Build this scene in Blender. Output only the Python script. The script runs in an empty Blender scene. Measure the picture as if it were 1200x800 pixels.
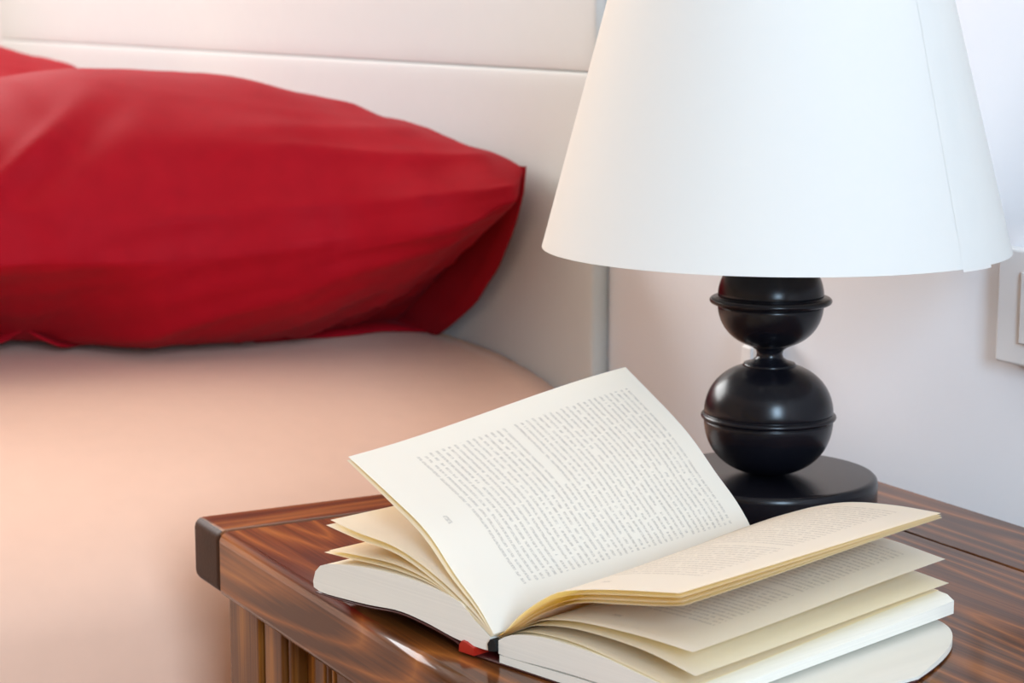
import bpy, bmesh, math, random
from mathutils import Vector, Matrix, noise

# ------------------------------------------------------------------ camera
# working frame: x along the bed wall, y into it, z = 0 on the nightstand top
ZT = 0.55                                   # nightstand top above the floor
F_PX, HORIZON = 2400.0, 5.0
sc = bpy.context.scene
col = sc.collection
th = math.atan((400 - HORIZON) / F_PX)
az = math.atan(1340 / math.hypot(F_PX, 395.0))
FH = Vector((-math.cos(az), math.sin(az), 0))
RIGHT = Vector((math.sin(az), math.cos(az), 0))
FWD = FH * math.cos(th) + Vector((0, 0, -math.sin(th)))
UP = RIGHT.cross(FWD)
CAM = Vector((0, 0, 0.28))
cam = bpy.data.objects.new('camera', bpy.data.cameras.new('camera'))
col.objects.link(cam)
m = Matrix((RIGHT, UP, -FWD)).transposed().to_4x4()
m.translation = CAM + Vector((0, 0, ZT))
cam.matrix_world = m
cam.data.sensor_fit = 'HORIZONTAL'
cam.data.sensor_width = 36
cam.data.lens = 36 * F_PX / 1200
cam.data.clip_start = 0.05
cam.data.dof.use_dof = True
cam.data.dof.focus_distance = 0.95
cam.data.dof.aperture_fstop = 18
sc.camera = cam

# ------------------------------------------------------------------ world, lights, exposure
w = bpy.data.worlds.new('daylight')
sc.world = w
w.use_nodes = True
bg = w.node_tree.nodes['Background']
bg.inputs[0].default_value = (0.72, 0.86, 1.0, 1)
bg.inputs[1].default_value = 1.0
sc.view_settings.view_transform = 'Standard'
sc.view_settings.look = 'None'
sc.view_settings.exposure = 0.27
sc.view_settings.gamma = 1.0
sc.view_settings.use_curve_mapping = False


def window_light(name, loc, target, sx, sy, power, colour):
    l = bpy.data.lights.new(name, 'AREA')
    l.shape = 'RECTANGLE'
    l.size, l.size_y = sx, sy
    l.energy = power
    l.color = colour
    o = bpy.data.objects.new(name, l)
    col.objects.link(o)
    o.location = Vector(loc) + Vector((0, 0, ZT))
    o.rotation_euler = (Vector(target) - Vector(loc)).to_track_quat('-Z', 'Y').to_euler()
    return o


WALL_Y, LEFT_X, RIGHT_X, FRONT_Y, CEIL_Z = 0.80, -3.25, 1.75, -2.8, 2.05
W1 = (-1.15, 0.55, 0.70, 1.70)             # window in the wall across the bed: y0, y1, z0, z1
W2 = (-0.62, -0.05, 0.42, 1.50)              # window in the wall on the lamp side
window_light('daylight_across_bed', (LEFT_X + 0.02, (W1[0] + W1[1]) / 2, (W1[2] + W1[3]) / 2), (0, (W1[0] + W1[1]) / 2, (W1[2] + W1[3]) / 2),
             W1[1] - W1[0], W1[3] - W1[2], 50, (1.0, 0.985, 0.965))
window_light('daylight_lamp_side', (RIGHT_X - 0.02, (W2[0] + W2[1]) / 2, (W2[2] + W2[3]) / 2), (0, (W2[0] + W2[1]) / 2, (W2[2] + W2[3]) / 2),
             W2[1] - W2[0], W2[3] - W2[2], 66, (0.57, 0.785, 1.0))


# ------------------------------------------------------------------ pixel helpers (directions only)
def ray(x, y):
    return FWD * F_PX + RIGHT * (x - 600) - UP * (y - 400)


def on_y(x, y, Y):
    r = ray(x, y)
    return CAM + r * ((Y - CAM.y) / r.y)


def on_z(x, y, z=0.0):
    r = ray(x, y)
    return CAM + r * ((z - CAM.z) / r.z)


# ------------------------------------------------------------------ mesh helpers
def obj(name, me, mat, parent=None, smooth=False):
    if isinstance(me, bmesh.types.BMesh):
        b = me
        me = bpy.data.meshes.new(name)
        b.to_mesh(me)
        b.free()
    o = bpy.data.objects.new(name, me)
    col.objects.link(o)
    if mat is not None and not me.materials:
        me.materials.append(mat)
    if smooth:
        for p in me.polygons:
            p.use_smooth = True
    if parent is not None:
        base = Vector((0, 0, 0))
        q = parent
        while q is not None:
            base += q.location
            q = q.parent
        me.transform(Matrix.Translation(-base))
        o.parent = parent
    return o


def tag(o, label=None, cat=None, group=None, kind=None):
    if label: o['label'] = label
    if cat: o['category'] = cat
    if group: o['group'] = group
    if kind: o['kind'] = kind
    return o


def thing(name, loc, label, cat, group=None, kind=None):
    o = bpy.data.objects.new(name, None)
    o.empty_display_size = 0.05
    col.objects.link(o)
    o.location = loc
    return tag(o, label, cat, group, kind)


def box(b, x0, x1, y0, y1, z0, z1, bev=0.0, seg=2):
    r = bmesh.ops.create_cube(b, size=1.0)
    vs = r['verts']
    bmesh.ops.scale(b, vec=(x1 - x0, y1 - y0, z1 - z0), verts=vs)
    bmesh.ops.translate(b, vec=((x0 + x1) / 2, (y0 + y1) / 2, (z0 + z1) / 2), verts=vs)
    if bev > 0:
        es = list({e for v in vs for e in v.link_edges})
        bmesh.ops.bevel(b, geom=es, offset=bev, segments=seg, profile=0.5, affect='EDGES')
    return b


def boxobj(name, dims, mat, parent=None, bev=0.0, seg=2):
    o = obj(name, box(bmesh.new(), *dims, bev=bev, seg=seg), mat, parent, smooth=bev > 0)
    if bev > 0:
        wn = o.modifiers.new('normals', 'WEIGHTED_NORMAL')
        wn.keep_sharp = True
    return o


def lathe(profile, centre, seg=64, closed=False):
    b = bmesh.new()
    rings = []
    for r, z in profile:
        if r < 1e-6:
            rings.append([b.verts.new((centre[0], centre[1], z))])
        else:
            rings.append([b.verts.new((centre[0] + r * math.cos(2 * math.pi * k / seg),
                                       centre[1] + r * math.sin(2 * math.pi * k / seg), z)) for k in range(seg)])
    pairs = list(zip(rings[:-1], rings[1:]))
    if closed:
        pairs.append((rings[-1], rings[0]))
    for A, B in pairs:
        for k in range(seg):
            k2 = (k + 1) % seg
            if len(A) == 1 and len(B) == 1: continue
            if len(A) == 1: b.faces.new((A[0], B[k2], B[k]))
            elif len(B) == 1: b.faces.new((A[k], A[k2], B[0]))
            else: b.faces.new((A[k], A[k2], B[k2], B[k]))
    bmesh.ops.recalc_face_normals(b, faces=b.faces)
    return b


def spline(pts, n):
    """Catmull-Rom through pts, n samples evenly spaced by arc length."""
    P = [Vector(p) for p in pts]
    P = [P[0] * 2 - P[1]] + P + [P[-1] * 2 - P[-2]]
    out = []
    for i in range(1, len(P) - 2):
        for k in range(16):
            t = k / 16
            a, b_, c, d_ = P[i - 1], P[i], P[i + 1], P[i + 2]
            out.append(0.5 * ((2 * b_) + (c - a) * t + (2 * a - 5 * b_ + 4 * c - d_) * t * t + (3 * b_ - a - 3 * c + d_) * t ** 3))
    out.append(P[-2])
    L = [0]
    for a, b_ in zip(out, out[1:]): L.append(L[-1] + (b_ - a).length)
    res, j = [], 0
    for k in range(n):
        s = L[-1] * k / (n - 1)
        while j < len(L) - 2 and L[j + 1] < s: j += 1
        f = (s - L[j]) / max(L[j + 1] - L[j], 1e-9)
        res.append(out[j].lerp(out[j + 1], min(max(f, 0), 1)))
    return res


def grid_mesh(name, rows, uv=True):
    """rows: list of lists of points -> quad mesh with uv u along a row, v across rows"""
    n, mcol = len(rows), len(rows[0])
    verts = [tuple(p) for r in rows for p in r]
    faces = [(i * mcol + j, i * mcol + j + 1, (i + 1) * mcol + j + 1, (i + 1) * mcol + j) for i in range(n - 1) for j in range(mcol - 1)]
    me = bpy.data.meshes.new(name)
    me.from_pydata(verts, [], faces)
    if uv:
        l = me.uv_layers.new(name='UVMap')
        for p in me.polygons:
            for li, vi in zip(p.loop_indices, p.vertices):
                l.data[li].uv = ((vi % mcol) / (mcol - 1), (vi // mcol) / (n - 1))
    return me


# ------------------------------------------------------------------ materials
def new_mat(name):
    mt = bpy.data.materials.new(name)
    mt.use_nodes = True
    nt = mt.node_tree
    return mt, nt, nt.nodes['Principled BSDF']


def N(nt, kind, **kw):
    n = nt.nodes.new(kind)
    for k, v in kw.items(): setattr(n, k, v)
    return n


def mth(nt, op, a, b=None, c=None):
    n = nt.nodes.new('ShaderNodeMath')
    n.operation = op
    for i, v in enumerate((a, b, c)):
        if v is None: continue
        if isinstance(v, (int, float)): n.inputs[i].default_value = v
        else: nt.links.new(v, n.inputs[i])
    return n.outputs[0]


def plain(name, rgb, rough=0.6, spec=0.5, var=0.0, scale=8.0, bump=0.0, bscale=200.0, sheen=0.0, coat=0.0):
    mt, nt, p = new_mat(name)
    p.inputs['Base Color'].default_value = (*rgb, 1)
    p.inputs['Roughness'].default_value = rough
    p.inputs['Specular IOR Level'].default_value = spec
    p.inputs['Sheen Weight'].default_value = sheen
    p.inputs['Coat Weight'].default_value = coat
    tc = N(nt, 'ShaderNodeTexCoord')
    if var > 0:
        nz = N(nt, 'ShaderNodeTexNoise')
        nz.inputs['Scale'].default_value = scale
        nz.inputs['Detail'].default_value = 4
        nt.links.new(tc.outputs['Object'], nz.inputs['Vector'])
        mix = N(nt, 'ShaderNodeMix', data_type='RGBA')
        mix.inputs[6].default_value = (*[c * (1 - var) for c in rgb], 1)
        mix.inputs[7].default_value = (*[min(1, c * (1 + var)) for c in rgb], 1)
        nt.links.new(nz.outputs['Fac'], mix.inputs[0])
        nt.links.new(mix.outputs[2], p.inputs['Base Color'])
    if bump > 0:
        nb = N(nt, 'ShaderNodeTexNoise')
        nb.inputs['Scale'].default_value = bscale
        nb.inputs['Detail'].default_value = 3
        nt.links.new(tc.outputs['Object'], nb.inputs['Vector'])
        bp = N(nt, 'ShaderNodeBump')
        bp.inputs['Strength'].default_value = bump
        bp.inputs['Distance'].default_value = 0.002
        nt.links.new(nb.outputs['Fac'], bp.inputs['Height'])
        nt.links.new(bp.outputs['Normal'], p.inputs['Normal'])
    return mt


def wood(name, axis, dark, mid, light, seed=0.0, rings=7.0, rough=0.42, coat=0.8, scale=1.0):
    """stained pine: contour rings of a stretched noise plus fine fibres"""
    mt, nt, p = new_mat(name)
    tc = N(nt, 'ShaderNodeTexCoord')
    mp = N(nt, 'ShaderNodeMapping')
    s = [11.0, 11.0, 11.0]
    s[axis] = 1.3
    mp.inputs['Scale'].default_value = [v * scale for v in s]
    mp.inputs['Location'].default_value = (seed, seed * 0.7, seed * 1.3)
    nt.links.new(tc.outputs['Object'], mp.inputs['Vector'])
    n1 = N(nt, 'ShaderNodeTexNoise')
    n1.inputs['Scale'].default_value = 1.0
    n1.inputs['Detail'].default_value = 1.5
    nt.links.new(mp.outputs[0], n1.inputs['Vector'])
    fr = mth(nt, 'MULTIPLY', mth(nt, 'PINGPONG', mth(nt, 'MULTIPLY', n1.outputs['Fac'], rings), 0.5), 2.0)
    mp2 = N(nt, 'ShaderNodeMapping')
    s2 = [420.0, 420.0, 420.0]
    s2[axis] = 9.0
    mp2.inputs['Scale'].default_value = s2
    nt.links.new(tc.outputs['Object'], mp2.inputs['Vector'])
    n2 = N(nt, 'ShaderNodeTexNoise')
    n2.inputs['Scale'].default_value = 1.0
    n2.inputs['Detail'].default_value = 3
    nt.links.new(mp2.outputs[0], n2.inputs['Vector'])
    n3 = N(nt, 'ShaderNodeTexNoise')
    n3.inputs['Scale'].default_value = 7.0
    n3.inputs['Detail'].default_value = 2
    nt.links.new(tc.outputs['Object'], n3.inputs['Vector'])
    fr = mth(nt, 'POWER', fr, 2.2)
    fac = mth(nt, 'ADD', mth(nt, 'MULTIPLY', fr, 0.50), mth(nt, 'MULTIPLY', mth(nt, 'SUBTRACT', n2.outputs['Fac'], 0.5), 0.7))
    fac = mth(nt, 'ADD', fac, mth(nt, 'MULTIPLY', mth(nt, 'SUBTRACT', n3.outputs['Fac'], 0.4), 0.7))
    rp = N(nt, 'ShaderNodeValToRGB')
    rp.color_ramp.elements[0].position = 0.05
    rp.color_ramp.elements[0].color = (*dark, 1)
    rp.color_ramp.elements[1].position = 0.85
    rp.color_ramp.elements[1].color = (*light, 1)
    e = rp.color_ramp.elements.new(0.42)
    e.color = (*mid, 1)
    nt.links.new(fac, rp.inputs[0])
    nt.links.new(rp.outputs[0], p.inputs['Base Color'])
    p.inputs['Roughness'].default_value = rough
    p.inputs['Specular IOR Level'].default_value = 0.06
    p.inputs['Coat IOR'].default_value = 1.33
    p.inputs['Coat Weight'].default_value = coat
    p.inputs['Coat Roughness'].default_value = 0.10
    bp = N(nt, 'ShaderNodeBump')
    bp.inputs['Strength'].default_value = 0.12
    bp.inputs['Distance'].default_value = 0.001
    nt.links.new(n2.outputs['Fac'], bp.inputs['Height'])
    nt.links.new(bp.outputs['Normal'], p.inputs['Normal'])
    return mt


def paper(name, rgb=(0.90, 0.87, 0.79), text=None, edge_lines=False, trans=0.26):
    """book paper; text = dict(u0,u1,v0,v1,n,k) prints lines running along u"""
    mt, nt, p = new_mat(name)
    p.inputs['Roughness'].default_value = 0.8
    p.inputs['Specular IOR Level'].default_value = 0.15
    colour = None
    if text:
        uv = N(nt, 'ShaderNodeTexCoord').outputs['UV']
        sx = N(nt, 'ShaderNodeSeparateXYZ')
        nt.links.new(uv, sx.inputs[0])
        u, v = sx.outputs[0], sx.outputs[1]
        L = mth(nt, 'MULTIPLY', mth(nt, 'SUBTRACT', v, text['v0']), text['n'] / (text['v1'] - text['v0']))
        li = mth(nt, 'FLOOR', L)
        f = mth(nt, 'FRACT', L)
        line = mth(nt, 'MULTIPLY', mth(nt, 'GREATER_THAN', f, 0.26), mth(nt, 'LESS_THAN', f, 0.68))
        # words
        cw = N(nt, 'ShaderNodeCombineXYZ')
        nt.links.new(mth(nt, 'MULTIPLY', u, 60.0), cw.inputs[0])
        nt.links.new(mth(nt, 'MULTIPLY', li, 13.37), cw.inputs[1])
        nw = N(nt, 'ShaderNodeTexNoise')
        nw.noise_dimensions = '2D'
        nw.inputs['Scale'].default_value = 1.0
        nw.inputs['Detail'].default_value = 0.0
        nt.links.new(cw.outputs[0], nw.inputs['Vector'])
        word = mth(nt, 'GREATER_THAN', nw.outputs['Fac'], 0.29)
        # letters
        cl = N(nt, 'ShaderNodeCombineXYZ')
        nt.links.new(mth(nt, 'MULTIPLY', u, 190.0), cl.inputs[0])
        nt.links.new(mth(nt, 'ADD', mth(nt, 'MULTIPLY', li, 7.13), mth(nt, 'MULTIPLY', f, 2.2)), cl.inputs[1])
        nl = N(nt, 'ShaderNodeTexNoise')
        nl.noise_dimensions = '2D'
        nl.inputs['Scale'].default_value = 1.0
        nl.inputs['Detail'].default_value = 1.0
        nt.links.new(cl.outputs[0], nl.inputs['Vector'])
        letter = mth(nt, 'MULTIPLY_ADD', mth(nt, 'GREATER_THAN', nl.outputs['Fac'], 0.49), 0.7, 0.3)
        # paragraph ends
        wn = N(nt, 'ShaderNodeTexWhiteNoise')
        wn.noise_dimensions = '1D'
        nt.links.new(li, wn.inputs['W'])
        short = mth(nt, 'MULTIPLY', mth(nt, 'GREATER_THAN', wn.outputs['Value'], 0.93), mth(nt, 'MULTIPLY', wn.outputs['Value'], 0.38))
        uend = mth(nt, 'SUBTRACT', text['u1'], short)
        inside = mth(nt, 'MULTIPLY', mth(nt, 'GREATER_THAN', u, text['u0']), mth(nt, 'LESS_THAN', u, uend))
        inside = mth(nt, 'MULTIPLY', inside, mth(nt, 'MULTIPLY', mth(nt, 'GREATER_THAN', v, text['v0']), mth(nt, 'LESS_THAN', v, text['v1'])))
        mask = mth(nt, 'MULTIPLY', mth(nt, 'MULTIPLY', line, word), mth(nt, 'MULTIPLY', letter, inside))
        # folio
        pn = mth(nt, 'MULTIPLY', mth(nt, 'LESS_THAN', mth(nt, 'ABSOLUTE', mth(nt, 'SUBTRACT', u, text['fu'])), 0.022),
                 mth(nt, 'LESS_THAN', mth(nt, 'ABSOLUTE', mth(nt, 'SUBTRACT', v, text['fv'])), 0.007))
        pn = mth(nt, 'MULTIPLY', pn, letter)
        mask = mth(nt, 'MULTIPLY', mth(nt, 'MAXIMUM', mask, pn), text['k'])
        mix = N(nt, 'ShaderNodeMix', data_type='RGBA')
        mix.inputs[6].default_value = (*rgb, 1)
        mix.inputs[7].default_value = (0.16, 0.18, 0.22, 1)
        nt.links.new(mask, mix.inputs[0])
        colour = mix.outputs[2]
    if edge_lines:
        tc = N(nt, 'ShaderNodeTexCoord')
        mp = N(nt, 'ShaderNodeMapping')
        mp.inputs['Scale'].default_value = (6, 6, 1500)
        nt.links.new(tc.outputs['Object'], mp.inputs['Vector'])
        nz = N(nt, 'ShaderNodeTexNoise')
        nz.inputs['Scale'].default_value = 1.0
        nt.links.new(mp.outputs[0], nz.inputs['Vector'])
        mix = N(nt, 'ShaderNodeMix', data_type='RGBA')
        mix.inputs[6].default_value = (*[c * 0.90 for c in rgb], 1)
        mix.inputs[7].default_value = (*[min(1, c * 1.06) for c in rgb], 1)
        nt.links.new(nz.outputs['Fac'], mix.inputs[0])
        colour = mix.outputs[2]
    if colour is not None: nt.links.new(colour, p.inputs['Base Color'])
    else: p.inputs['Base Color'].default_value = (*rgb, 1)
    if trans > 0:
        tb = N(nt, 'ShaderNodeBsdfTranslucent')
        tb.inputs['Color'].default_value = (1.0, 0.74, 0.22, 1)
        ms = N(nt, 'ShaderNodeMixShader')
        ms.inputs[0].default_value = trans
        out = nt.nodes['Material Output']
        nt.links.new(p.outputs[0], ms.inputs[1])
        nt.links.new(tb.outputs[0], ms.inputs[2])
        nt.links.new(ms.outputs[0], out.inputs['Surface'])
    return mt


def cloth(name, rgb, rough=0.85, sheen=0.3, weave=1600.0, bump=0.15, var=0.06, tint=None):
    mt, nt, p = new_mat(name)
    tc = N(nt, 'ShaderNodeTexCoord')
    nz = N(nt, 'ShaderNodeTexNoise')
    nz.inputs['Scale'].default_value = 60.0
    nz.inputs['Detail'].default_value = 5
    nt.links.new(tc.outputs['Object'], nz.inputs['Vector'])
    mix = N(nt, 'ShaderNodeMix', data_type='RGBA')
    mix.inputs[6].default_value = (*[c * (1 - var) for c in rgb], 1)
    mix.inputs[7].default_value = (*[min(1, c * (1 + var)) for c in rgb], 1)
    nt.links.new(nz.outputs['Fac'], mix.inputs[0])
    nt.links.new(mix.outputs[2], p.inputs['Base Color'])
    p.inputs['Roughness'].default_value = rough
    p.inputs['Specular IOR Level'].default_value = 0.12
    p.inputs['Sheen Weight'].default_value = sheen
    p.inputs['Sheen Roughness'].default_value = 0.4
    if tint: p.inputs['Sheen Tint'].default_value = (*tint, 1)
    n2 = N(nt, 'ShaderNodeTexNoise')
    n2.inputs['Scale'].default_value = weave
    nt.links.new(tc.outputs['Object'], n2.inputs['Vector'])
    bp = N(nt, 'ShaderNodeBump')
    bp.inputs['Strength'].default_value = bump
    bp.inputs['Distance'].default_value = 0.0008
    nt.links.new(n2.outputs['Fac'], bp.inputs['Height'])
    nt.links.new(bp.outputs['Normal'], p.inputs['Normal'])
    return mt


M = {}
M['wall'] = plain('painted_plaster', (0.85, 0.86, 0.90), 0.9, 0.2, var=0.015, scale=3, bump=0.08, bscale=120)
M['wall_warm'] = plain('warm_beige_plaster', (0.55, 0.41, 0.29), 0.9, 0.2, var=0.015, scale=3, bump=0.08, bscale=120)
M['ceiling'] = plain('ceiling_paint', (0.80, 0.73, 0.64), 0.9, 0.2, var=0.01)
M['floor'] = wood('floor_wood', 0, (0.26, 0.15, 0.08), (0.42, 0.26, 0.15), (0.56, 0.38, 0.23), rings=6, scale=0.5)
M['white_paint'] = plain('white_window_paint', (0.82, 0.82, 0.80), 0.4, 0.5, var=0.01)
M['plastic'] = plain('white_switch_plastic', (0.84, 0.84, 0.84), 0.35, 0.5, var=0.01)
M['hb'] = cloth('cream_upholstery', (0.715, 0.745, 0.735), 0.6, 0.1, 900, 0.12, 0.015)
M['sheet'] = cloth('peach_cotton', (0.90, 0.57, 0.42), 0.9, 0.08, 1500, 0.12, 0.03)
M['red'] = cloth('red_cotton', (0.36, 0.002, 0.010), 0.7, 0.02, 1400, 0.2, 0.12, (1.0, 0.55, 0.60))
M['hem'] = cloth('red_cotton_hem', (0.33, 0.003, 0.010), 0.75, 0.04, 1400, 0.2, 0.12, (1.0, 0.55, 0.60))
M['base'] = cloth('bed_base_fabric', (0.55, 0.47, 0.40), 0.9, 0.1, 900, 0.1, 0.03)
M['black'] = plain('black_lacquer', (0.005, 0.005, 0.008), 0.26, 0.34, var=0.1, scale=40)
M['shade'] = None
M['brass'] = plain('lamp_fitting_metal', (0.55, 0.55, 0.53), 0.35, 0.5, var=0.02)
M['bulb'] = plain('frosted_bulb_glass', (0.85, 0.85, 0.82), 0.3, 0.5, var=0.01)
dk, md, lt = (0.080, 0.024, 0.006), (0.225, 0.068, 0.014), (0.45, 0.155, 0.030)
M['wx0'] = wood('stained_pine_along_front_plank', 0, dk, md, lt, 3.1, 22)
M['wx1'] = wood('stained_pine_along_middle_plank', 0, dk, md, lt, 11.7, 20)
M['wx2'] = wood('stained_pine_along_back_plank', 0, dk, md, lt, 23.4, 20)
M['wy'] = wood('stained_pine_end_board', 1, dk, (0.19, 0.060, 0.016), (0.40, 0.14, 0.032), 5.0, 14)
M['wz'] = wood('stained_pine_upright', 2, (0.11, 0.033, 0.005), (0.32, 0.112, 0.012), (0.60, 0.26, 0.035), 8.0, 14)
M['endgrain'] = wood('stained_pine_rail', 0, (0.085, 0.026, 0.005), (0.19, 0.065, 0.015), (0.38, 0.15, 0.03), 31.0, 14)
M['endcut'] = plain('dark_stained_end_grain', (0.045, 0.016, 0.007), 0.5, 0.15, var=0.35, scale=60, bump=0.1, bscale=500)
M['page'] = paper('cream_page', trans=0.42)
TX = dict(u0=0.16, u1=0.89, v0=0.165, v1=0.945, n=37, k=0.44, fu=0.52, fv=0.085)
M['page_text'] = paper('printed_cream_page', text=TX)
M['page_text_r'] = paper('printed_cream_page_facing', trans=0.36, text=dict(TX, u0=0.14, u1=0.87, fv=0.09, k=0.40))
M['block'] = paper('cream_page_block', (0.85, 0.79, 0.69), edge_lines=True, trans=0.0)
M['cover'] = plain('dark_red_book_cover', (0.05, 0.004, 0.004), 0.4, 0.5, var=0.1, scale=60)
M['spine_red'] = plain('red_book_spine', (0.42, 0.018, 0.008), 0.35, 0.5, var=0.1, scale=60)
M['gap_shade'] = plain('gap_shade_black', (0.015, 0.015, 0.015), 0.7, 0.2, var=0.1, scale=400)  # black that paints the shade inside the book's gutter gap

mt, nt, p = new_mat('white_shade_paper')
p.inputs['Base Color'].default_value = (0.91, 0.885, 0.845, 1)
p.inputs['Roughness'].default_value = 0.75
p.inputs['Specular IOR Level'].default_value = 0.25
_tc = N(nt, 'ShaderNodeTexCoord')
_mp = N(nt, 'ShaderNodeMapping')
_mp.inputs['Scale'].default_value = (500, 500, 90)
_nz = N(nt, 'ShaderNodeTexNoise')
_nz.inputs['Scale'].default_value = 1.0
nt.links.new(_tc.outputs['Object'], _mp.inputs['Vector'])
nt.links.new(_mp.outputs[0], _nz.inputs['Vector'])
_bp = N(nt, 'ShaderNodeBump')
_bp.inputs['Strength'].default_value = 0.06
_bp.inputs['Distance'].default_value = 0.0006
nt.links.new(_nz.outputs['Fac'], _bp.inputs['Height'])
nt.links.new(_bp.outputs['Normal'], p.inputs['Normal'])
_tb = N(nt, 'ShaderNodeBsdfTranslucent')
_tb.inputs['Color'].default_value = (0.9, 0.9, 0.87, 1)
_ms = N(nt, 'ShaderNodeMixShader')
_ms.inputs[0].default_value = 0.25
nt.links.new(p.outputs[0], _ms.inputs[1])
nt.links.new(_tb.outputs[0], _ms.inputs[2])
nt.links.new(_ms.outputs[0], nt.nodes['Material Output'].inputs['Surface'])
M['shade'] = mt

_g, nt, p = new_mat('window_glass')
p.inputs['Base Color'].default_value = (1, 1, 1, 1)
p.inputs['Roughness'].default_value = 0.0
p.inputs['Transmission Weight'].default_value = 1.0
p.inputs['IOR'].default_value = 1.05
M['glass'] = _g

# ------------------------------------------------------------------ the room
FZ = -ZT
T = 0.15
tag(boxobj('floor', (LEFT_X - T, RIGHT_X + T, FRONT_Y - T, WALL_Y + T, FZ - 0.1, FZ), M['floor']), 'light brown wooden bedroom floor', kind='structure')
tag(boxobj('ceiling', (LEFT_X - T, RIGHT_X + T, FRONT_Y - T, WALL_Y + T, CEIL_Z, CEIL_Z + 0.1), M['ceiling']), 'plain warm beige bedroom ceiling', kind='structure')
tag(boxobj('wall_back', (LEFT_X - T, RIGHT_X + T, WALL_Y, WALL_Y + T, FZ, CEIL_Z), M['wall']), 'pale plaster wall behind the headboard and lamp', kind='structure')
tag(boxobj('wall_front', (LEFT_X - T, RIGHT_X + T, FRONT_Y - T, FRONT_Y, FZ, CEIL_Z), M['wall_warm']), 'warm beige plaster wall facing the bed', kind='structure')


def holed_wall(name, x0, x1, W, label):
    b = bmesh.new()
    box(b, x0, x1, FRONT_Y, W[0], FZ, CEIL_Z)
    box(b, x0, x1, W[1], WALL_Y, FZ, CEIL_Z)
    box(b, x0, x1, W[0], W[1], FZ, W[2])
    box(b, x0, x1, W[0], W[1], W[3], CEIL_Z)
    tag(obj(name, b, M['wall_warm']), label, kind='structure')


holed_wall('wall_left', LEFT_X - T, LEFT_X, W1, 'warm beige plaster wall with a window across the bed')
holed_wall('wall_right', RIGHT_X, RIGHT_X + T, W2, 'warm beige plaster wall with a window on the lamp side')


def window(name, xc, W, label):
    r = thing(name, (xc, (W[0] + W[1]) / 2, W[2]), label, None, kind='structure')
    b = bmesh.new()
    f = 0.06
    box(b, xc - 0.03, xc + 0.03, W[0], W[0] + f, W[2], W[3])
    box(b, xc - 0.03, xc + 0.03, W[1] - f, W[1], W[2], W[3])
    box(b, xc - 0.03, xc + 0.03, W[0] + f, W[1] - f, W[2], W[2] + f)
    box(b, xc - 0.03, xc + 0.03, W[0] + f, W[1] - f, W[3] - f, W[3])
    obj('window_frame', b, M['white_paint'], r)
    ym = (W[0] + W[1]) / 2
    boxobj('window_mullion', (xc - 0.03, xc + 0.03, ym - 0.03, ym + 0.03, W[2] + f, W[3] - f), M['white_paint'], r)
    for y0, y1 in ((W[0] + f, ym - 0.03), (ym + 0.03, W[1] - f)):
        boxobj('pane', (xc - 0.003, xc + 0.003, y0, y1, W[2] + f, W[3] - f), M['glass'], r)


window('window_1', LEFT_X - 0.09, W1, 'white framed window in the wall across the bed')
window('window_2', RIGHT_X + 0.09, W2, 'white framed window in the wall on the lamp side')

# ------------------------------------------------------------------ headboard
HB_F = 0.785                                # front face
HX1 = on_y(694, 300, HB_F).x
HX0 = -2.94
SEAM = on_y(690, 85, HB_F).z
hb = thing('headboard', ((HX0 + HX1) / 2, (HB_F + WALL_Y) / 2, FZ), 'cream padded headboard in two stacked panels behind the red pillows', 'headboard')


def padded(name, x0, x1, z0, z1, yf, yb, bulge, rad):
    """upholstered panel: front face softly rounded towards its edges"""
    nx, nz = 70, 44
    rows = []
    for k in range(nz + 1):
        tz = 0.5 - 0.5 * math.cos(math.pi * k / nz)
        row = []
        for i in range(nx + 1):
            tx = 0.5 - 0.5 * math.cos(math.pi * i / nx)
            x, z = x0 + (x1 - x0) * tx, z0 + (z1 - z0) * tz
            dx, dz = min(x - x0, x1 - x), min(z - z0, z1 - z)
            g = 0.0
            for dd in (dx, dz):
                if dd < rad:
                    q = 1 - dd / rad
                    g += bulge * (1 - math.sqrt(max(0, 1 - q * q)))
            y = yf + min(g, bulge)
            row.append((x, y, z))
        rows.append(row)
    me = grid_mesh(name, rows, uv=False)
    b = bmesh.new()
    b.from_mesh(me)
    be = [e for e in b.edges if e.is_boundary]
    r = bmesh.ops.extrude_edge_only(b, edges=be)
    vs = [v for v in r['geom'] if isinstance(v, bmesh.types.BMVert)]
    for v in vs: v.co.y = yb
    bmesh.ops.contextual_create(b, geom=[e for e in b.edges if e.is_boundary])
    bmesh.ops.recalc_face_normals(b, faces=b.faces)
    return obj(name, b, M['hb'], hb, smooth=True)


padded('lower_panel', HX0, HX1, FZ + 0.02, SEAM - 0.0004, HB_F, WALL_Y - 0.001, 0.0014, 0.014)
padded('upper_panel', HX0, HX1, SEAM + 0.0004, SEAM + 0.42, HB_F + 0.001, WALL_Y - 0.001, 0.0014, 0.014)

# ------------------------------------------------------------------ bed
BED_X1, BED_X0, BED_FOOT = -1.205, -2.86, -1.25
bed = thing('bed', ((BED_X0 + BED_X1) / 2, -0.24, FZ), 'double bed with a smooth peach fitted sheet beside the nightstand', 'bed')


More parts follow.
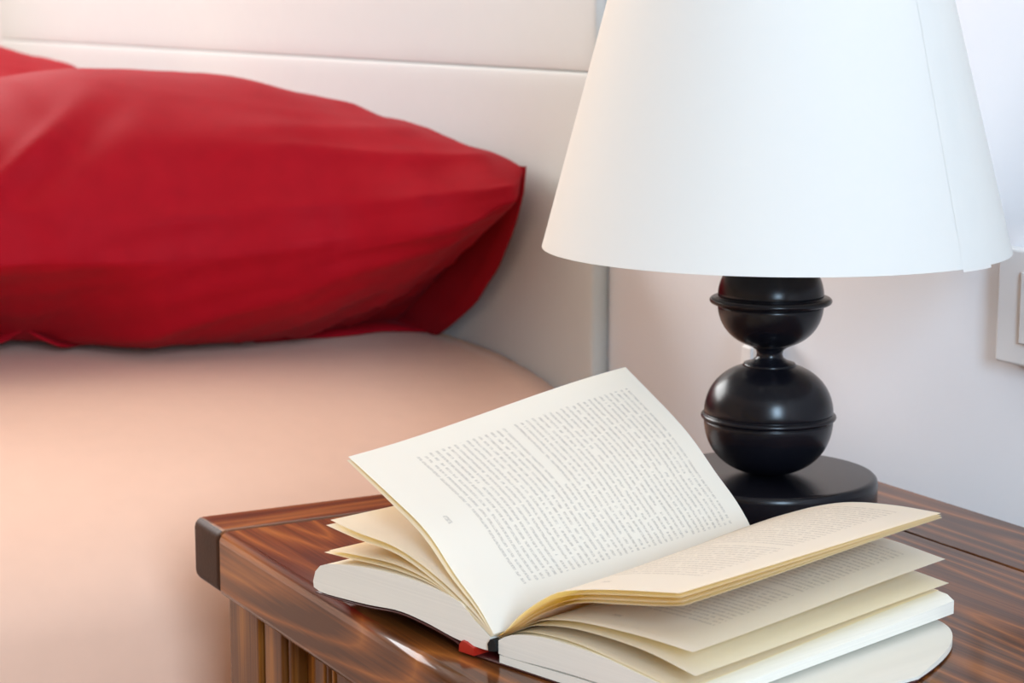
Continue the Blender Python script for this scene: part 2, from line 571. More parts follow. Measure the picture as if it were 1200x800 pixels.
def mattress():
    prof = []
    a, b_ = 0.295, 0.11
    z_top = 0.001
    half = []
    for k in range(15):
        t = math.pi / 2 * k / 14
        half.append((BED_X1 - a + a * math.sin(t), z_top - b_ + b_ * math.cos(t)))
    for z in (-0.15, -0.2, -0.25, -0.30, -0.33):
        half.append((BED_X1 - 0.0 - 0.012 * ((-0.11 - z) / 0.22) ** 2, z))
    mid = (BED_X0 + BED_X1) / 2
    flat = [(mid + (BED_X1 - a - mid) * k / 8, z_top) for k in range(8)]
    right = flat + half
    left = [(2 * mid - x, z) for x, z in reversed(right[1:])]
    sec = left + right
    rows = []
    Y0, Y1 = HB_F - 0.002, BED_FOOT
    ny = 90
    for k in range(ny + 1):
        y = Y0 + (Y1 - Y0) * k / ny
        dy = min(Y0 - y, y - Y1)
        row = []
        for x, z in sec:
            px = x
            r = 0.06
            drop = 0
            if y - Y1 < r and y < 0:
                q = 1 - (y - Y1) / r
                drop = 0.05 * (1 - math.sqrt(max(0, 1 - q * q)))
            n = noise.noise(Vector((x * 3.1, y * 2.3, z * 2.0))) * 0.004 + noise.noise(Vector((x * 9, y * 5, z * 4 + 3))) * 0.0012
            nzv = n if z > -0.05 else n * 0.4
            side = 1 if x > mid else -1
            row.append((px + (side * n * 1.6 if z < -0.02 else 0), y, z - drop + (nzv if z > -0.3 else 0)))
        rows.append(row)
    me = grid_mesh('fitted_sheet', rows, uv=False)
    b = bmesh.new()
    b.from_mesh(me)
    for loop_y in (Y0, Y1):
        es = [e for e in b.edges if e.is_boundary and abs(e.verts[0].co.y - loop_y) < 1e-5 and abs(e.verts[1].co.y - loop_y) < 1e-5]
        vs = sorted({v for e in es for v in e.verts}, key=lambda v: v.index)
        b.faces.new([v for v in vs])
    b.edges.ensure_lookup_table()
    bmesh.ops.contextual_create(b, geom=[e for e in b.edges if e.is_boundary])
    bmesh.ops.recalc_face_normals(b, faces=b.faces)
    return b


obj('fitted_sheet', mattress(), M['sheet'], bed, smooth=True)
boxobj('bed_base', (BED_X0 + 0.03, BED_X1 - 0.03, BED_FOOT + 0.03, HB_F - 0.01, FZ + 0.09, -0.33), M['base'], bed, bev=0.01)
for x in (BED_X0 + 0.10, BED_X1 - 0.10):
    for y in (BED_FOOT + 0.10, HB_F - 0.10):
        boxobj('leg', (x - 0.03, x + 0.03, y - 0.03, y + 0.03, FZ, FZ + 0.09), M['wz'], bed, bev=0.004)


# ------------------------------------------------------------------ pillows
def lerp_table(tab, y):
    """tab sorted by decreasing y"""
    if y >= tab[0][0]: return tab[0][1:]
    for (a, *va), (b_, *vb) in zip(tab, tab[1:]):
        if y >= b_:
            t = (a - y) / (a - b_)
            t = t * t * (3 - 2 * t)
            return [p_ + (q_ - p_) * t for p_, q_ in zip(va, vb)]
    return tab[-1][1:]


# y, near-most x, its height, contact x, top height, top x
PIL = [(0.770, -1.372, 0.150, -1.60, 0.166, -1.62, 1.9),
       (0.735, -1.335, 0.128, -1.60, 0.183, -1.62, 1.9),
       (0.690, -1.355, 0.105, -1.59, 0.200, -1.64, 1.7),
       (0.620, -1.410, 0.092, -1.575, 0.217, -1.66, 1.2),
       (0.520, -1.455, 0.088, -1.605, 0.223, -1.68, 0.95),
       (0.450, -1.475, 0.086, -1.665, 0.215, -1.69, 1.6),
       (0.400, -1.490, 0.085, -1.690, 0.204, -1.70, 1.75),
       (0.300, -1.510, 0.080, -1.690, 0.190, -1.72, 1.6),
       (0.230, -1.530, 0.075, -1.690, 0.150, -1.74, 0.9)]
PFAR = -2.06
POW = 1.0


def pillow_section(y, n=30):
    xn, zc, xc, H, xt, lo = lerp_table(PIL, y)
    pts = []
    for k in range(n):                       # contact -> near-most
        t = math.pi / 2 * k / n
        pts.append((xc + (xn - xc) * math.sin(t) ** lo, zc - zc * math.cos(t) ** lo))
    for k in range(n + 8):                   # near-most -> top
        t = math.pi / 2 * k / (n + 8)
        pts.append((xt + (xn - xt) * math.cos(t) ** POW, zc + (H - zc) * math.sin(t) ** POW))
    xf = PFAR
    for k in range(n):                       # top -> far
        t = math.pi / 2 * k / n
        pts.append((xt + (xf - xt) * math.sin(t), zc + (H - zc) * math.cos(t)))
    for k in range(n // 2):
        t = math.pi / 2 * k / (n // 2)
        pts.append((xf + 0.12 - 0.12 * math.cos(t), zc - zc * math.sin(t)))
    for k in range(10):
        pts.append((xf + 0.12 + (xc - xf - 0.12) * k / 10, 0.0))
    return pts


def pillow_body():
    ys = [(0.7725, 0.05), (0.7722, 0.6), (0.7715, 0.86), (0.769, 0.965), (0.764, 1.0)]
    y = 0.757
    while y > 0.245:
        ys.append((y, 1.0))
        y -= 0.0055
    ys += [(0.235, 0.96), (0.222, 0.86), (0.212, 0.68), (0.205, 0.4), (0.203, 0.05)]
    rows = []
    for y, f in ys:
        sec = pillow_section(min(max(y, 0.23), 0.77))
        cx, cz = -1.72, 0.09
        row = []
        for x, z in sec:
            x2, z2 = cx + (x - cx) * f, cz + (z - cz) * f
            if z2 > 0.006 and f == 1.0:
                # broad pulls running from the headboard corner across the face, then small puckers
                v = Vector((x2, y, z2))
                s = (0.773 - y)
                # folds fan out from the headboard corner, so they run along y on the face
                ang = math.atan2(z2 - 0.16, s + 0.10)
                rid = (1 - abs(noise.noise(Vector((ang * 6.5 + 2.0, s * 1.6, 4.0))))) ** 5 * 0.0070
                rid += (1 - abs(noise.noise(Vector((ang * 13.0, s * 3.0, x2 * 2 + 9.0))))) ** 6 * 0.0036 * min(1, 0.4 + abs(ang))
                d3 = noise.noise(v * 11.0) * 0.0040 + noise.noise(v * 27.0) * 0.0012
                # one long pull line coming over the crown towards the foot side
                g = (y - 0.48) - (z2 - 0.20) * 1.4
                pull = (0.0065 * math.exp(-(g / 0.011) ** 2) - 0.0055 * math.exp(-((g - 0.026) / 0.016) ** 2))
                pull *= (1 if x2 > -1.72 else 0) * min(1, max(0, (z2 - 0.10) / 0.05)) * min(1, max(0.15, (0.222 - z2) / 0.03))
                env = min(1, s / 0.05)
                off = (rid - 0.004 + d3 + pull) * env * (1 - 0.65 * min(1, max(0, (z2 - 0.165) / 0.04)))
                nx, nzv = (x2 - cx) / 0.33, (z2 - cz) / 0.12
                L = math.hypot(nx, nzv) + 1e-6
                x2 += off * nx / L
                z2 += off * nzv / L
            row.append((x2, y, max(z2, 0.0)))
        row.append(row[0])
        rows.append(row)
    me = grid_mesh('pillow_case', rows, uv=False)
    b = bmesh.new()
    b.from_mesh(me)
    bmesh.ops.remove_doubles(b, verts=b.verts, dist=1e-6)
    for loopset in (0, 1):
        es = [e for e in b.edges if e.is_boundary and ((e.verts[0].co.y > 0.5) == (loopset == 0))]
        if es: bmesh.ops.contextual_create(b, geom=es)
    bmesh.ops.recalc_face_normals(b, faces=b.faces)
    for v in b.verts: v.co.z += 0.0055
    return b


def hem_strip(outer, inner, nu=40, wav=0.003, thick=0.0022):
    A, B = spline(outer, nu), spline(inner, nu)
    rows = []
    for j in range(7):
        t = j / 6
        row = []
        for k in range(nu):
            q = A[k].lerp(B[k], t)
            q = q + Vector((noise.noise(Vector((k * 0.23, t, 1))) * wav, noise.noise(Vector((k * 0.31, t, 5))) * wav * 0.6, noise.noise(Vector((k * 0.27, t, 9))) * wav * 0.5))
            q.z = max(q.z, 0.004)
            q.y = min(q.y, HB_F - 0.003)
            row.append(q)
        rows.append(row)
    return rows, thick


def make_pillow(label):
    r = thing('pillow', (-1.70, 0.49, 0.0), label, 'pillow', 'red pillows on the bed')
    obj('pillow_case', pillow_body(), M['red'], r, smooth=True)
    outer = [on_y(x, y, 0.768) for x, y in ((617, 195), (613, 230), (601, 275), (586, 310), (561, 350), (526, 384), (500, 396))]
    outer += [Vector((-1.56, 0.745, 0.004)), Vector((-1.56, 0.69, 0.004)), Vector((-1.565, 0.62, 0.004))]
    inner = [p_ + Vector((-0.13, -0.003, -0.004 if i < 3 else 0.020)) for i, p_ in enumerate(outer)]
    rows, tk = hem_strip(outer, inner)
    o = obj('case_hem', grid_mesh('case_hem', rows), M['hem'], r, smooth=True)
    s = o.modifiers.new('cloth thickness', 'SOLIDIFY')
    s.thickness = tk
    # loose hem fold peeping out under the foot side of the pillow
    outer = [Vector(v) for v in ((-1.610, 0.545, 0.005), (-1.612, 0.495, 0.006), (-1.600, 0.468, 0.007), (-1.598, 0.450, 0.016), (-1.612, 0.440, 0.020), (-1.628, 0.425, 0.010), (-1.635, 0.39, 0.008), (-1.645, 0.34, 0.006))]
    inner = [p_ + Vector((-0.10, 0.0, 0.010)) for p_ in outer]
    rows, tk = hem_strip(outer, inner, wav=0.002)
    o = obj('case_hem', grid_mesh('case_hem', rows), M['hem'], r, smooth=True)
    s = o.modifiers.new('cloth thickness', 'SOLIDIFY')
    s.thickness = tk
    return r


pil = make_pillow('plump red cotton pillow on the side of the bed by the nightstand')
p2 = pil.copy()
col.objects.link(p2)
for ch in pil.children:
    c = ch.copy()
    col.objects.link(c)
    c.parent = p2
p2.location = (-2.44, 0.478, 0.0)
p2.scale = (0.95, 1.0, 1.07)
p2['label'] = 'red cotton pillow on the far side of the bed behind the plump one'

# ------------------------------------------------------------------ nightstand
NX0, NX1 = -1.0546, -0.505
NY0, NY1 = 0.378, 0.7656
TH = 0.0355
ns = thing('nightstand', ((NX0 + NX1) / 2, (NY0 + NY1) / 2, FZ), 'glossy red-brown stained pine nightstand with plank top between bed and wall', 'nightstand')
EBW = 0.0425
top = boxobj('end_board', (NX0, NX0 + EBW - 0.0006, NY0, NY1, -TH, 0), M['wy'], ns, bev=0.0055, seg=4)
boxobj('end_board', (NX1 - EBW + 0.0006, NX1, NY0, NY1, -TH, 0), M['wy'], ns, bev=0.0055, seg=4)


def plank(y0, y1, mat, front):
    """a top plank; its front edge is well rounded, the joints only slightly eased"""
    x0, x1 = NX0 + EBW, NX1 - EBW
    sec = []
    r = 0.0055 if front else 0.0010
    for k in range(9):
        t = math.pi / 2 * k / 8
        sec.append((y0 + r - r * math.cos(t), -r + r * math.sin(t)))
    rb = 0.0010
    for k in range(4):
        t = math.pi / 2 * k / 3
        sec.append((y1 - rb + rb * math.sin(t), -rb + rb * math.cos(t)))
    sec.append((y1, -TH))
    if front:
        for k in range(6):
            t = math.pi / 2 * k / 5
            sec.append((y0 + 0.004 - 0.004 * math.sin(t), -TH + 0.004 - 0.004 * math.cos(t)))
    else:
        sec.append((y0, -TH))
    b = bmesh.new()
    A = [b.verts.new((x0, y, z)) for y, z in sec]
    B = [b.verts.new((x1, y, z)) for y, z in sec]
    n = len(sec)
    for k in range(n):
        f = b.faces.new((A[k], A[(k + 1) % n], B[(k + 1) % n], B[k]))
        f.smooth = math.hypot(sec[k][0] - sec[(k + 1) % n][0], sec[k][1] - sec[(k + 1) % n][1]) < 0.006
    b.faces.new(A)
    b.faces.new(list(reversed(B)))
    bmesh.ops.recalc_face_normals(b, faces=b.faces)
    o = obj('plank', b, mat, ns)
    return o


SY = on_z(1130, 645.5).y
plank(NY0, 0.5455, M['wx0'], True)
plank(0.5460, SY - 0.0007, M['wx1'], False)
plank(SY + 0.0007, NY1, M['wx2'], False)
for o in ns.children:
    if o.name.startswith('end_board'):
        o.data.materials.append(M['endcut'])
        for f in o.data.polygons:
            if f.normal.y < -0.5: f.material_index = 1
# carcass below the top
CY = 0.3865                                  # front of the posts
for x0, x1 in ((-1.024, -0.979), (-0.581, -0.536)):
    boxobj('leg', (x0, x1, CY, CY + 0.045, FZ, -TH), M['wz'], ns, bev=0.003)
    boxobj('leg', (x0, x1, NY1 - 0.055, NY1 - 0.010, FZ, -TH), M['wz'], ns, bev=0.003)
for x0 in (-1.020, -0.555):
    boxobj('side_panel', (x0, x0 + 0.016, CY + 0.045, NY1 - 0.055, FZ + 0.08, -TH), M['wz'], ns)
boxobj('back_panel', (-0.979, -0.581, NY1 - 0.030, NY1 - 0.018, FZ + 0.08, -TH), M['wz'], ns)
boxobj('bottom_board', (-1.004, -0.555, CY + 0.045, NY1 - 0.055, FZ + 0.08, FZ + 0.10), M['wx2'], ns)
boxobj('bottom_rail', (-0.979, -0.581, CY + 0.006, CY + 0.030, FZ + 0.08, FZ + 0.115), M['endgrain'], ns, bev=0.002)
# framed door with narrow beaded boards
door = tag(bpy.data.objects.new('door', None), None)
col.objects.link(door)
door.parent = ns
door.location = Vector((-0.78, CY + 0.012, FZ + 0.12)) - ns.location
DX0, DX1, DZ0, DZ1 = -0.978, -0.582, FZ + 0.12, -TH - 0.001
boxobj('stile', (DX0, DX0 + 0.026, CY + 0.002, CY + 0.024, DZ0, DZ1), M['wz'], door, bev=0.0025)
boxobj('stile', (DX1 - 0.026, DX1, CY + 0.002, CY + 0.024, DZ0, DZ1), M['wz'], door, bev=0.0025)
boxobj('rail', (DX0 + 0.0262, DX1 - 0.0262, CY + 0.004, CY + 0.024, DZ0, DZ0 + 0.045), M['endgrain'], door, bev=0.0025)
boxobj('bead', (DX0 + 0.0262, DX0 + 0.0355, CY + 0.004, CY + 0.024, DZ0 + 0.0455, DZ1), M['wz'], door, bev=0.004, seg=3)
boxobj('bead', (DX1 - 0.0355, DX1 - 0.0262, CY + 0.004, CY + 0.024, DZ0 + 0.0455, DZ1), M['wz'], door, bev=0.004, seg=3)
x = DX0 + 0.0360
for k in range(60):
    for wd in ((0.0245, 0.0065, 0.0065)[k % 3],):
        if x + wd > DX1 - 0.036: continue
        boxobj('slat', (x, x + wd - 0.0006, CY + 0.011, CY + 0.022, DZ0 + 0.0455, DZ1), M['wz'], door, bev=0.0022, seg=2)
        x += wd
b = lathe([(0, CY - 0.022), (0.010, CY - 0.021), (0.015, CY - 0.015), (0.014, CY - 0.008), (0.007, CY - 0.002), (0.007, CY + 0.003), (0, CY + 0.003)], (0, 0), 24)
bmesh.ops.transform(b, matrix=Matrix.Translation((DX1 - 0.013, 0, -0.26)) @ Matrix(((1, 0, 0, 0), (0, 0, 1, 0), (0, 1, 0, 0), (0, 0, 0, 1))), verts=b.verts)
bmesh.ops.recalc_face_normals(b, faces=b.faces)
obj('knob', b, M['black'], door, smooth=True)

# ------------------------------------------------------------------ table lamp
LC = on_z(898, 604)
LX, LY = LC.x, LC.y
lamp = thing('table_lamp', (LX, LY, 0), 'black turned ball table lamp with white cone shade on the nightstand', 'lamp')
prof = [(0, 0.0002), (0.0585, 0.0002), (0.0600, 0.0012), (0.0605, 0.003), (0.0605, 0.0205), (0.0600, 0.0228), (0.0588, 0.0240), (0.0570, 0.0245), (0, 0.0245)]
o = obj('base_disc', lathe(prof, (LX, LY), 96), M['black'], lamp, smooth=True)
o.modifiers.new('normals', 'WEIGHTED_NORMAL')


def ball(zc, r, up, down, ring_r, ring_h, z0, z1, ex=0.88):
    """turned ball, slightly squared like the photograph's, with a raised bead round its middle"""
    pr = [(0, z0)]
    n = 48
    for k in range(n + 1):
        a = -math.pi / 2 + math.pi * k / n
        rv = up if a > 0 else down
        z = zc + math.copysign(abs(math.sin(a)) ** ex, a) * rv
        rr = r * max(0.0, math.cos(a)) ** ex
        if abs(z - zc) < ring_h * 1.25 or not z0 < z < z1: continue
        pr.append((rr, z))
    ring = [(r * 0.995, -1.2), (r * 0.975, -1.08), (r * 0.985, -0.95)]
    for k in range(9):
        t = -math.pi / 2 + math.pi * k / 8
        ring.append((ring_r - 0.0022 + 0.0022 * math.cos(t), math.sin(t) * 0.85))
    ring += [(r * 0.99, 0.95), (r * 0.985, 1.08), (r * 0.995, 1.2)]
    pr += [(rr, zc + h_ * ring_h) for rr, h_ in ring]
    pr.append((0, z1))
    pr[1:-1] = sorted(pr[1:-1], key=lambda q: q[1])
    return lathe(pr, (LX, LY), 72)


obj('lower_ball', ball(0.0567, 0.0355, 0.0300, 0.0325, 0.0371, 0.0020, 0.0246, 0.0866), M['black'], lamp, smooth=True)
neck = [(0, 0.0840), (0.0150, 0.0844), (0.0140, 0.0862), (0.0100, 0.0874), (0.0076, 0.0892), (0.0070, 0.0912), (0.0076, 0.0934), (0.0100, 0.0952), (0.0130, 0.0966), (0, 0.0968)]
obj('neck', lathe(neck, (LX, LY), 48), M['black'], lamp, smooth=True)
obj('upper_ball', ball(0.1208, 0.0290, 0.0270, 0.0262, 0.0333, 0.0022, 0.0947, 0.1480), M['black'], lamp, smooth=True)
obj('stem', lathe([(0, 0.146), (0.008, 0.146), (0.008, 0.165), (0.016, 0.166), (0.016, 0.205), (0, 0.205)], (LX, LY), 32), M['brass'], lamp, smooth=False)
obj('bulb', lathe([(0, 0.204), (0.012, 0.205), (0.014, 0.215), (0.022, 0.235), (0.027, 0.255), (0.024, 0.275), (0.013, 0.290), (0, 0.294)], (LX, LY), 32), M['bulb'], lamp, smooth=True)
# shade
SC = Vector((LX, LY, 0)) + RIGHT * 0.0012
ZB, RB_, SL, ZTOP = 0.1500, 0.1262, 0.262, 0.352
RT = RB_ - SL * (ZTOP - ZB)
t = 0.0014
pr = []
for k in range(25):
    f = k / 24
    pr.append((RB_ + (RT - RB_) * f, ZB + (ZTOP - ZB) * f))
for k in range(25):
    f = 1 - k / 24
    pr.append((RB_ - t + (RT - RB_) * f, ZB + (ZTOP - ZB) * f))
o = obj('lamp_shade', lathe(pr, (SC.x, SC.y), 128, closed=True), M['shade'], lamp, smooth=True)
o.modifiers.new('split', 'EDGE_SPLIT').split_angle = math.radians(50)
sh = o
# overlapping glued seam of the shade, a strip slightly longer than the shade
rows = []
ang0 = math.atan2((-FH).y, (-FH).x)
for k in range(13):
    f = k / 12
    R_ = RB_ + (RT - RB_) * f + 0.0003
    z = ZB + (ZTOP - ZB) * f - (0.0014 if k == 0 else 0)
    rows.append([Vector((SC.x + R_ * math.cos(ang0 + a), SC.y + R_ * math.sin(ang0 + a), z)) for a in [math.radians(52.5 - 3.0 * q) for q in range(5)]])
o = obj('seam', grid_mesh('seam', rows), M['shade'], lamp, smooth=True)
b = bmesh.new()
for k in range(3):
    a = 2 * math.pi * k / 3 + 0.4
    p0, p1 = Vector((LX, LY, 0.300)), Vector((SC.x + (RT - 0.003) * math.cos(a), SC.y + (RT - 0.003) * math.sin(a), ZTOP - 0.004))
    q = (p1 - p0)
    r = bmesh.ops.create_cone(b, segments=8, radius1=0.0015, radius2=0.0015, depth=q.length, cap_ends=True)
    bmesh.ops.transform(b, matrix=Matrix.Translation((p0 + p1) / 2) @ q.to_track_quat('Z', 'Y').to_matrix().to_4x4(), verts=r['verts'])
obj('shade_carrier', b, M['brass'], lamp)

# ------------------------------------------------------------------ book
BO = on_z(580, 746, 0.012)
BO.z = 0
ba = math.radians(15)
BD = Vector((-math.sin(ba), math.cos(ba), 0))
BE = Vector((BD.y, -BD.x, 0))
BL = 0.178
book = thing('book', BO + BD * 0.09, 'open paperback book with fanned cream printed pages in front of the lamp', 'book')


def bp_(e_, d_, z_):
    return BO + BE * e_ + BD * d_ + Vector((0, 0, z_))


def leaf(near, far, mat, d0=0.0, d1=BL, nu=26, nv=14, thick=0.00022):
    A, B = spline([(e_, z_, 0) for e_, z_ in near], nu), spline([(e_, z_, 0) for e_, z_ in far], nu)
    rows = []
    for j in range(nv):
        t = j / (nv - 1)
        s = t * t * (3 - 2 * t) * 0.5 + t * 0.5
        row = []
        for k in range(nu):
            q = A[k].lerp(B[k], s)
            row.append(bp_(q.x, d0 + (d1 - d0) * t, q.y))
        rows.append(row)
    o = obj('page', grid_mesh('page', rows), mat, book, smooth=True)
    return o


def mixp(a, b_, t):
    A, B = spline([(*q, 0) for q in a], 12), spline([(*q, 0) for q in b_], 12)
    return [(p_.x + (q.x - p_.x) * t, p_.y + (q.y - p_.y) * t) for p_, q in zip(A, B)]


# pages lifted on the bed side
S_n = [(-0.0008, 0.0130), (-0.0107, 0.0233), (-0.0254, 0.0344), (-0.0438, 0.0501), (-0.0668, 0.0616), (-0.0979, 0.0754)]
S_f = [(0.0000, 0.0130), (-0.0040, 0.0245), (-0.0142, 0.0377), (-0.0282, 0.0504), (-0.0510, 0.0708), (-0.0905, 0.0962)]
leaf(S_n, S_f, M['page_text'])
S2_n = [(-0.0014, 0.0124), (-0.0125, 0.0222), (-0.0280, 0.0328), (-0.0465, 0.0478), (-0.0690, 0.0594), (-0.0988, 0.0736)]
S2_f = [(-0.0008, 0.0124), (-0.0060, 0.0236), (-0.0165, 0.0362), (-0.0305, 0.0486), (-0.0530, 0.0690), (-0.0915, 0.0948)]
leaf(S2_n, S2_f, M['page'])
T1 = [(-0.0018, 0.0120), (-0.0120, 0.0190), (-0.0344, 0.0298), (-0.0631, 0.0386), (-0.0925, 0.0408), (-0.1116, 0.0431)]
T2 = [(-0.0020, 0.0118), (-0.0107, 0.0168), (-0.0344, 0.0272), (-0.0631, 0.0358), (-0.0925, 0.0377), (-0.1149, 0.0400)]
T3 = [(-0.0022, 0.0115), (-0.0120, 0.0164), (-0.0344, 0.0255), (-0.0632, 0.0284), (-0.0988, 0.0272), (-0.1165, 0.0266)]
leaf(T1, T1, M['page'])
leaf(T2, T2, M['page'])
T25 = [(-0.0021, 0.0117), (-0.0114, 0.0166), (-0.0344, 0.0263), (-0.0620, 0.0308), (-0.0900, 0.0300), (-0.1130, 0.0282)]
leaf(T25, T25, M['page'])
leaf(T3, T3, M['page'])
# pages lifted on the lamp side
RT_n = [(0.0008, 0.0125), (0.0053, 0.0150), (0.0158, 0.0253), (0.0311, 0.0361), (0.0436, 0.0416), (0.0701, 0.0476), (0.1051, 0.0536)]
RT_f = [(0.0006, 0.0130), (0.0010, 0.0260), (0.0060, 0.0335), (0.0151, 0.0378), (0.0355, 0.0457), (0.0552, 0.0509), (0.0792, 0.0536), (0.1038, 0.0544)]
leaf(RT_n, RT_f, M['page_text_r'])
R2_n = [(0.0012, 0.0122), (0.0106, 0.0170), (0.0271, 0.0278), (0.0421, 0.0351), (0.0558, 0.0392), (0.0725, 0.0421), (0.0954, 0.0463), (0.1074, 0.0491)]
R2_f = [(0.0012, 0.0122), (0.0040, 0.0250), (0.0120, 0.0335), (0.0355, 0.0430), (0.0552, 0.0482), (0.0792, 0.0510), (0.1045, 0.0524)]
leaf(mixp(RT_n, R2_n, 0.35), mixp(RT_f, R2_f, 0.45), M['page'])
leaf(mixp(RT_n, R2_n, 0.72), mixp(RT_f, R2_f, 0.80), M['page'])
leaf(R2_n, R2_f, M['page'])
R3_n = [(0.0014, 0.0118), (0.0106, 0.0168), (0.0235, 0.0237), (0.0362, 0.0276), (0.0544, 0.0302), (0.0842, 0.0316), (0.1122, 0.0314)]
R3_f = [(0.0014, 0.0118), (0.0080, 0.0190), (0.0235, 0.0290), (0.0480, 0.0362), (0.0751, 0.0370), (0.1069, 0.0337)]
leaf(R3_n, R3_f, M['page_text_r'])
R4_n = [(0.0016, 0.0116), (0.0106, 0.0163), (0.0235, 0.0222), (0.0486, 0.0264), (0.0843, 0.0263), (0.1137, 0.0221)]
R4_f = [(0.0016, 0.0116), (0.0106, 0.0163), (0.0300, 0.0235), (0.0560, 0.0262), (0.0860, 0.0253), (0.1092, 0.0230)]
leaf(R4_n, R4_f, M['page'])
R5_n = [(0.0018, 0.0114), (0.0106, 0.0158), (0.0235, 0.0192), (0.0486, 0.0204), (0.0800, 0.0172), (0.1060, 0.0138)]
R5_f = [(0.0018, 0.0114), (0.0106, 0.0158), (0.0300, 0.0200), (0.0560, 0.0209), (0.0860, 0.0199), (0.1040, 0.0186)]
leaf(R5_n, R5_f, M['page'])


def block(name, topn, botn, topf, botf, mat, ext=None, nu=26, nv=10):
    """stack of closed pages between two profiles; ext(u, v) -> (de, dd) bends its outline"""
    n2 = nu * 2
    secs = []
    b = bmesh.new()
    Tn, Bn, Tf, Bf = [spline([(e_, z_, 0) for e_, z_ in q], nu) for q in (topn, botn, topf, botf)]
    for j in range(nv):
        t = j / (nv - 1)
        ring = []
        top_ = [Tn[k].lerp(Tf[k], t) for k in range(nu)]
        bot_ = [Bn[k].lerp(Bf[k], t) for k in range(nu)]
        for q in top_ + bot_[::-1]:
            dd = BL * t
            ee = q.x
            if ext:
                ee, dd = ext(ee, dd)
            ring.append(b.verts.new(bp_(ee, dd, q.y)))
        secs.append(ring)
    for A, B in zip(secs, secs[1:]):
        for k in range(n2):
            b.faces.new((A[k], A[(k + 1) % n2], B[(k + 1) % n2], B[k])).smooth = True
    for ring in (secs[0], secs[-1]):
        for k in range(nu - 1):
            b.faces.new((ring[k], ring[k + 1], ring[n2 - 2 - k], ring[n2 - 1 - k]))
    bmesh.ops.recalc_face_normals(b, faces=b.faces)
    o = obj(name, b, mat, book)
    o.modifiers.new('split', 'EDGE_SPLIT').split_angle = math.radians(35)
    return o


LTn = [(-0.0030, 0.0110), (-0.0120, 0.0160), (-0.0255, 0.0235), (-0.0538, 0.0262), (-0.0835, 0.0255), (-0.1080, 0.0225), (-0.1185, 0.0200), (-0.1231, 0.0165), (-0.1252, 0.0110)]
LBn = [(-0.0030, 0.0050), (-0.0120, 0.0048), (-0.0257, 0.0056), (-0.0450, 0.0085), (-0.0634, 0.0098), (-0.0850, 0.0080), (-0.1093, 0.0068), (-0.1200, 0.0068), (-0.1248, 0.0080)]
block('page_block', LTn, LBn, LTn, LBn, M['block'])
RTn = [(0.0022, 0.0110), (0.0106, 0.0152), (0.0297, 0.0184), (0.0608, 0.0183), (0.0845, 0.0157), (0.1040, 0.0135), (0.1110, 0.0120), (0.1122, 0.0105)]
RTf = [(0.0022, 0.0110), (0.0106, 0.0152), (0.0297, 0.0188), (0.0608, 0.0198), (0.0845, 0.0195), (0.1039, 0.0183), (0.1105, 0.0172), (0.1122, 0.0155)]
RBn = [(0.0022, 0.0050), (0.0106, 0.0048), (0.0363, 0.0060), (0.0609, 0.0064), (0.0845, 0.0062), (0.1040, 0.0062), (0.1110, 0.0066), (0.1122, 0.0075)]
RBf = [(0.0022, 0.0050), (0.0106, 0.0048), (0.0363, 0.0060), (0.0609, 0.0066), (0.0845, 0.0072), (0.1040, 0.0078), (0.1110, 0.0084), (0.1122, 0.0095)]
block('page_block', RTn, RBn, RTf, RBf, M['block'])


def flap_ext(e_, d_):
    """last pages: far fore-edge corner worn round, stack slipped outwards"""
    s = e_ / 0.130
    lim = BL - 0.050 * max(0, (s - 0.55) / 0.45) ** 4.5
    return e_ * (0.95 + 0.10 * d_ / BL), d_ * lim / BL


L2t = [(0.0030, 0.0046), (0.0200, 0.0048), (0.0600, 0.0056), (0.1000, 0.0054), (0.1250, 0.0040), (0.1340, 0.0028)]
L2b = [(0.0030, 0.0012), (0.0200, 0.0012), (0.0600, 0.0012), (0.1000, 0.0012), (0.1250, 0.0012), (0.1340, 0.0014)]
block('page_block', L2t, L2b, L2t, L2b, M['block'], ext=flap_ext, nu=70)
# wrap-round cover
cov = [(-0.1235, 0.0058), (-0.1093, 0.0058), (-0.0850, 0.0068), (-0.0634, 0.0086), (-0.0450, 0.0072), (-0.0257, 0.0042), (-0.0190, 0.0012), (-0.0100, 0.0006), (0.0100, 0.0006), (0.0600, 0.0006), (0.1345, 0.0008)]
A = spline([(e_, z_, 0) for e_, z_ in cov], 60)
rows = []
for j in range(12):
    t_ = j / 11
    row = []
    for q in A:
        if q.x > 0: e2, d2 = flap_ext(q.x, BL * t_)
        else: e2, d2 = q.x, BL * t_
        row.append(bp_(e2, d2, q.y))
    rows.append(row)
o = obj('cover', grid_mesh('cover', rows), M['cover'], book, smooth=True)
s = o.modifiers.new('thickness', 'SOLIDIFY')
s.thickness = 0.0006
s.offset = 0
cover = o
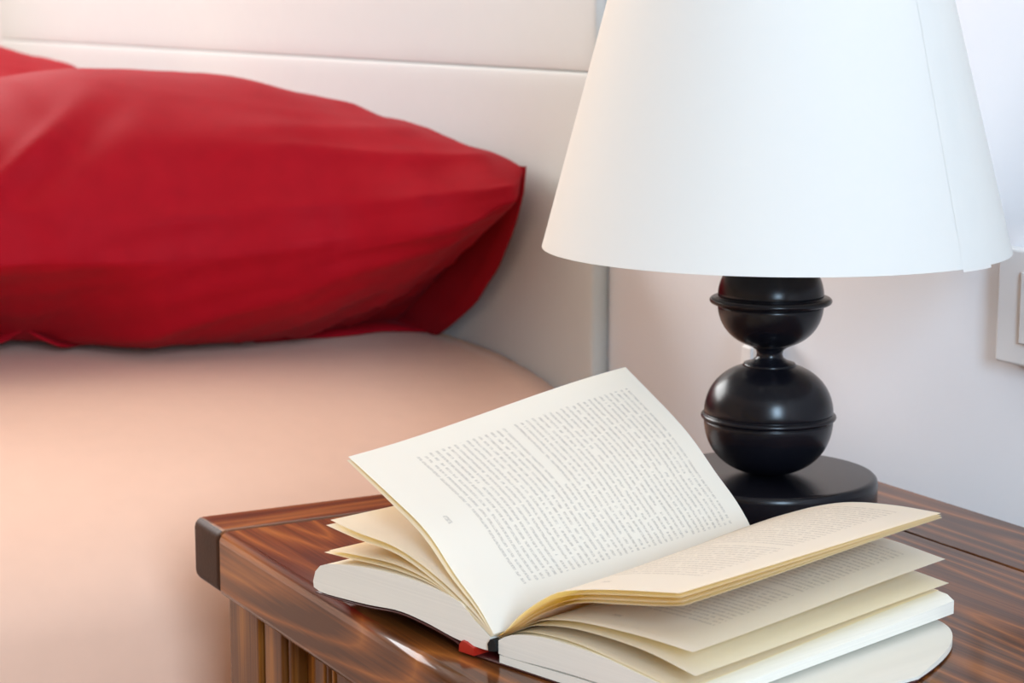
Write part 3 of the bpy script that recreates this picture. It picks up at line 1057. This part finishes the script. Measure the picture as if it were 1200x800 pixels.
# rounded red back of the spine under the bed-side pages
sec = [(-0.0215, 0.0010), (-0.0212, 0.0042), (-0.0195, 0.0062), (-0.0170, 0.0060), (-0.0140, 0.0050), (-0.0120, 0.0044), (-0.0118, 0.0010)]
b = bmesh.new()
A = [b.verts.new(bp_(e_, -0.0015, z_)) for e_, z_ in sec]
B = [b.verts.new(bp_(e_, BL, z_)) for e_, z_ in sec]
for k in range(len(sec)):
    k2 = (k + 1) % len(sec)
    b.faces.new((A[k], A[k2], B[k2], B[k]))
b.faces.new(A)
b.faces.new(B[::-1])
bmesh.ops.recalc_face_normals(b, faces=b.faces)
tag(obj('spine', b, M['spine_red'], book), 'red end of the spine')
b = bmesh.new()  # black strip filling the gutter gap, its darkness painted as colour
sec = [(-0.0030, 0.0052), (-0.0034, 0.0085), (-0.0018, 0.0107), (0.0004, 0.0110), (0.0018, 0.0095), (0.0016, 0.0060)]
A = [b.verts.new(bp_(e_, -0.0012, z_)) for e_, z_ in sec]
B = [b.verts.new(bp_(e_, BL, z_)) for e_, z_ in sec]
for k in range(len(sec)):
    k2 = (k + 1) % len(sec)
    b.faces.new((A[k], A[k2], B[k2], B[k]))
b.faces.new(A)
b.faces.new(B[::-1])
bmesh.ops.recalc_face_normals(b, faces=b.faces)
tag(obj('gap_shade', b, M['gap_shade'], book), 'black strip painting the shade in the gap at the foot of the spine')

# ------------------------------------------------------------------ wall fittings
a0, a1 = on_y(1170, 288, WALL_Y - 0.010), on_y(1170, 424, WALL_Y - 0.010)
sw = thing('light_switch', (a0.x + 0.040, WALL_Y, a1.z), 'white square light switch plate on the wall beside the lamp shade', 'switch')
boxobj('plate', (a0.x, a0.x + 0.080, WALL_Y - 0.010, WALL_Y, a1.z, a0.z), M['plastic'], sw, bev=0.002)
boxobj('rocker', (a0.x + 0.021, a0.x + 0.059, WALL_Y - 0.0125, WALL_Y - 0.009, a1.z + 0.013, a0.z - 0.012), M['plastic'], sw, bev=0.0012)
a0 = on_y(868, 415, WALL_Y - 0.022)
ol = thing('wall_outlet', (a0.x + 0.009, WALL_Y, 0.0), 'small white wall outlet plate half hidden behind the black lamp', 'outlet')
boxobj('plate', (a0.x, a0.x + 0.018, WALL_Y - 0.022, WALL_Y, 0.022, 0.066), M['plastic'], ol, bev=0.0015)
boxobj('socket', (a0.x + 0.004, a0.x + 0.014, WALL_Y - 0.0240, WALL_Y - 0.020, 0.030, 0.058), M['plastic'], ol, bev=0.001)

# ------------------------------------------------------------------ lift the working frame onto the floor level
for o in list(sc.objects):
    if o.parent is None and o.type in ('MESH', 'EMPTY'):
        o.location.z += ZT
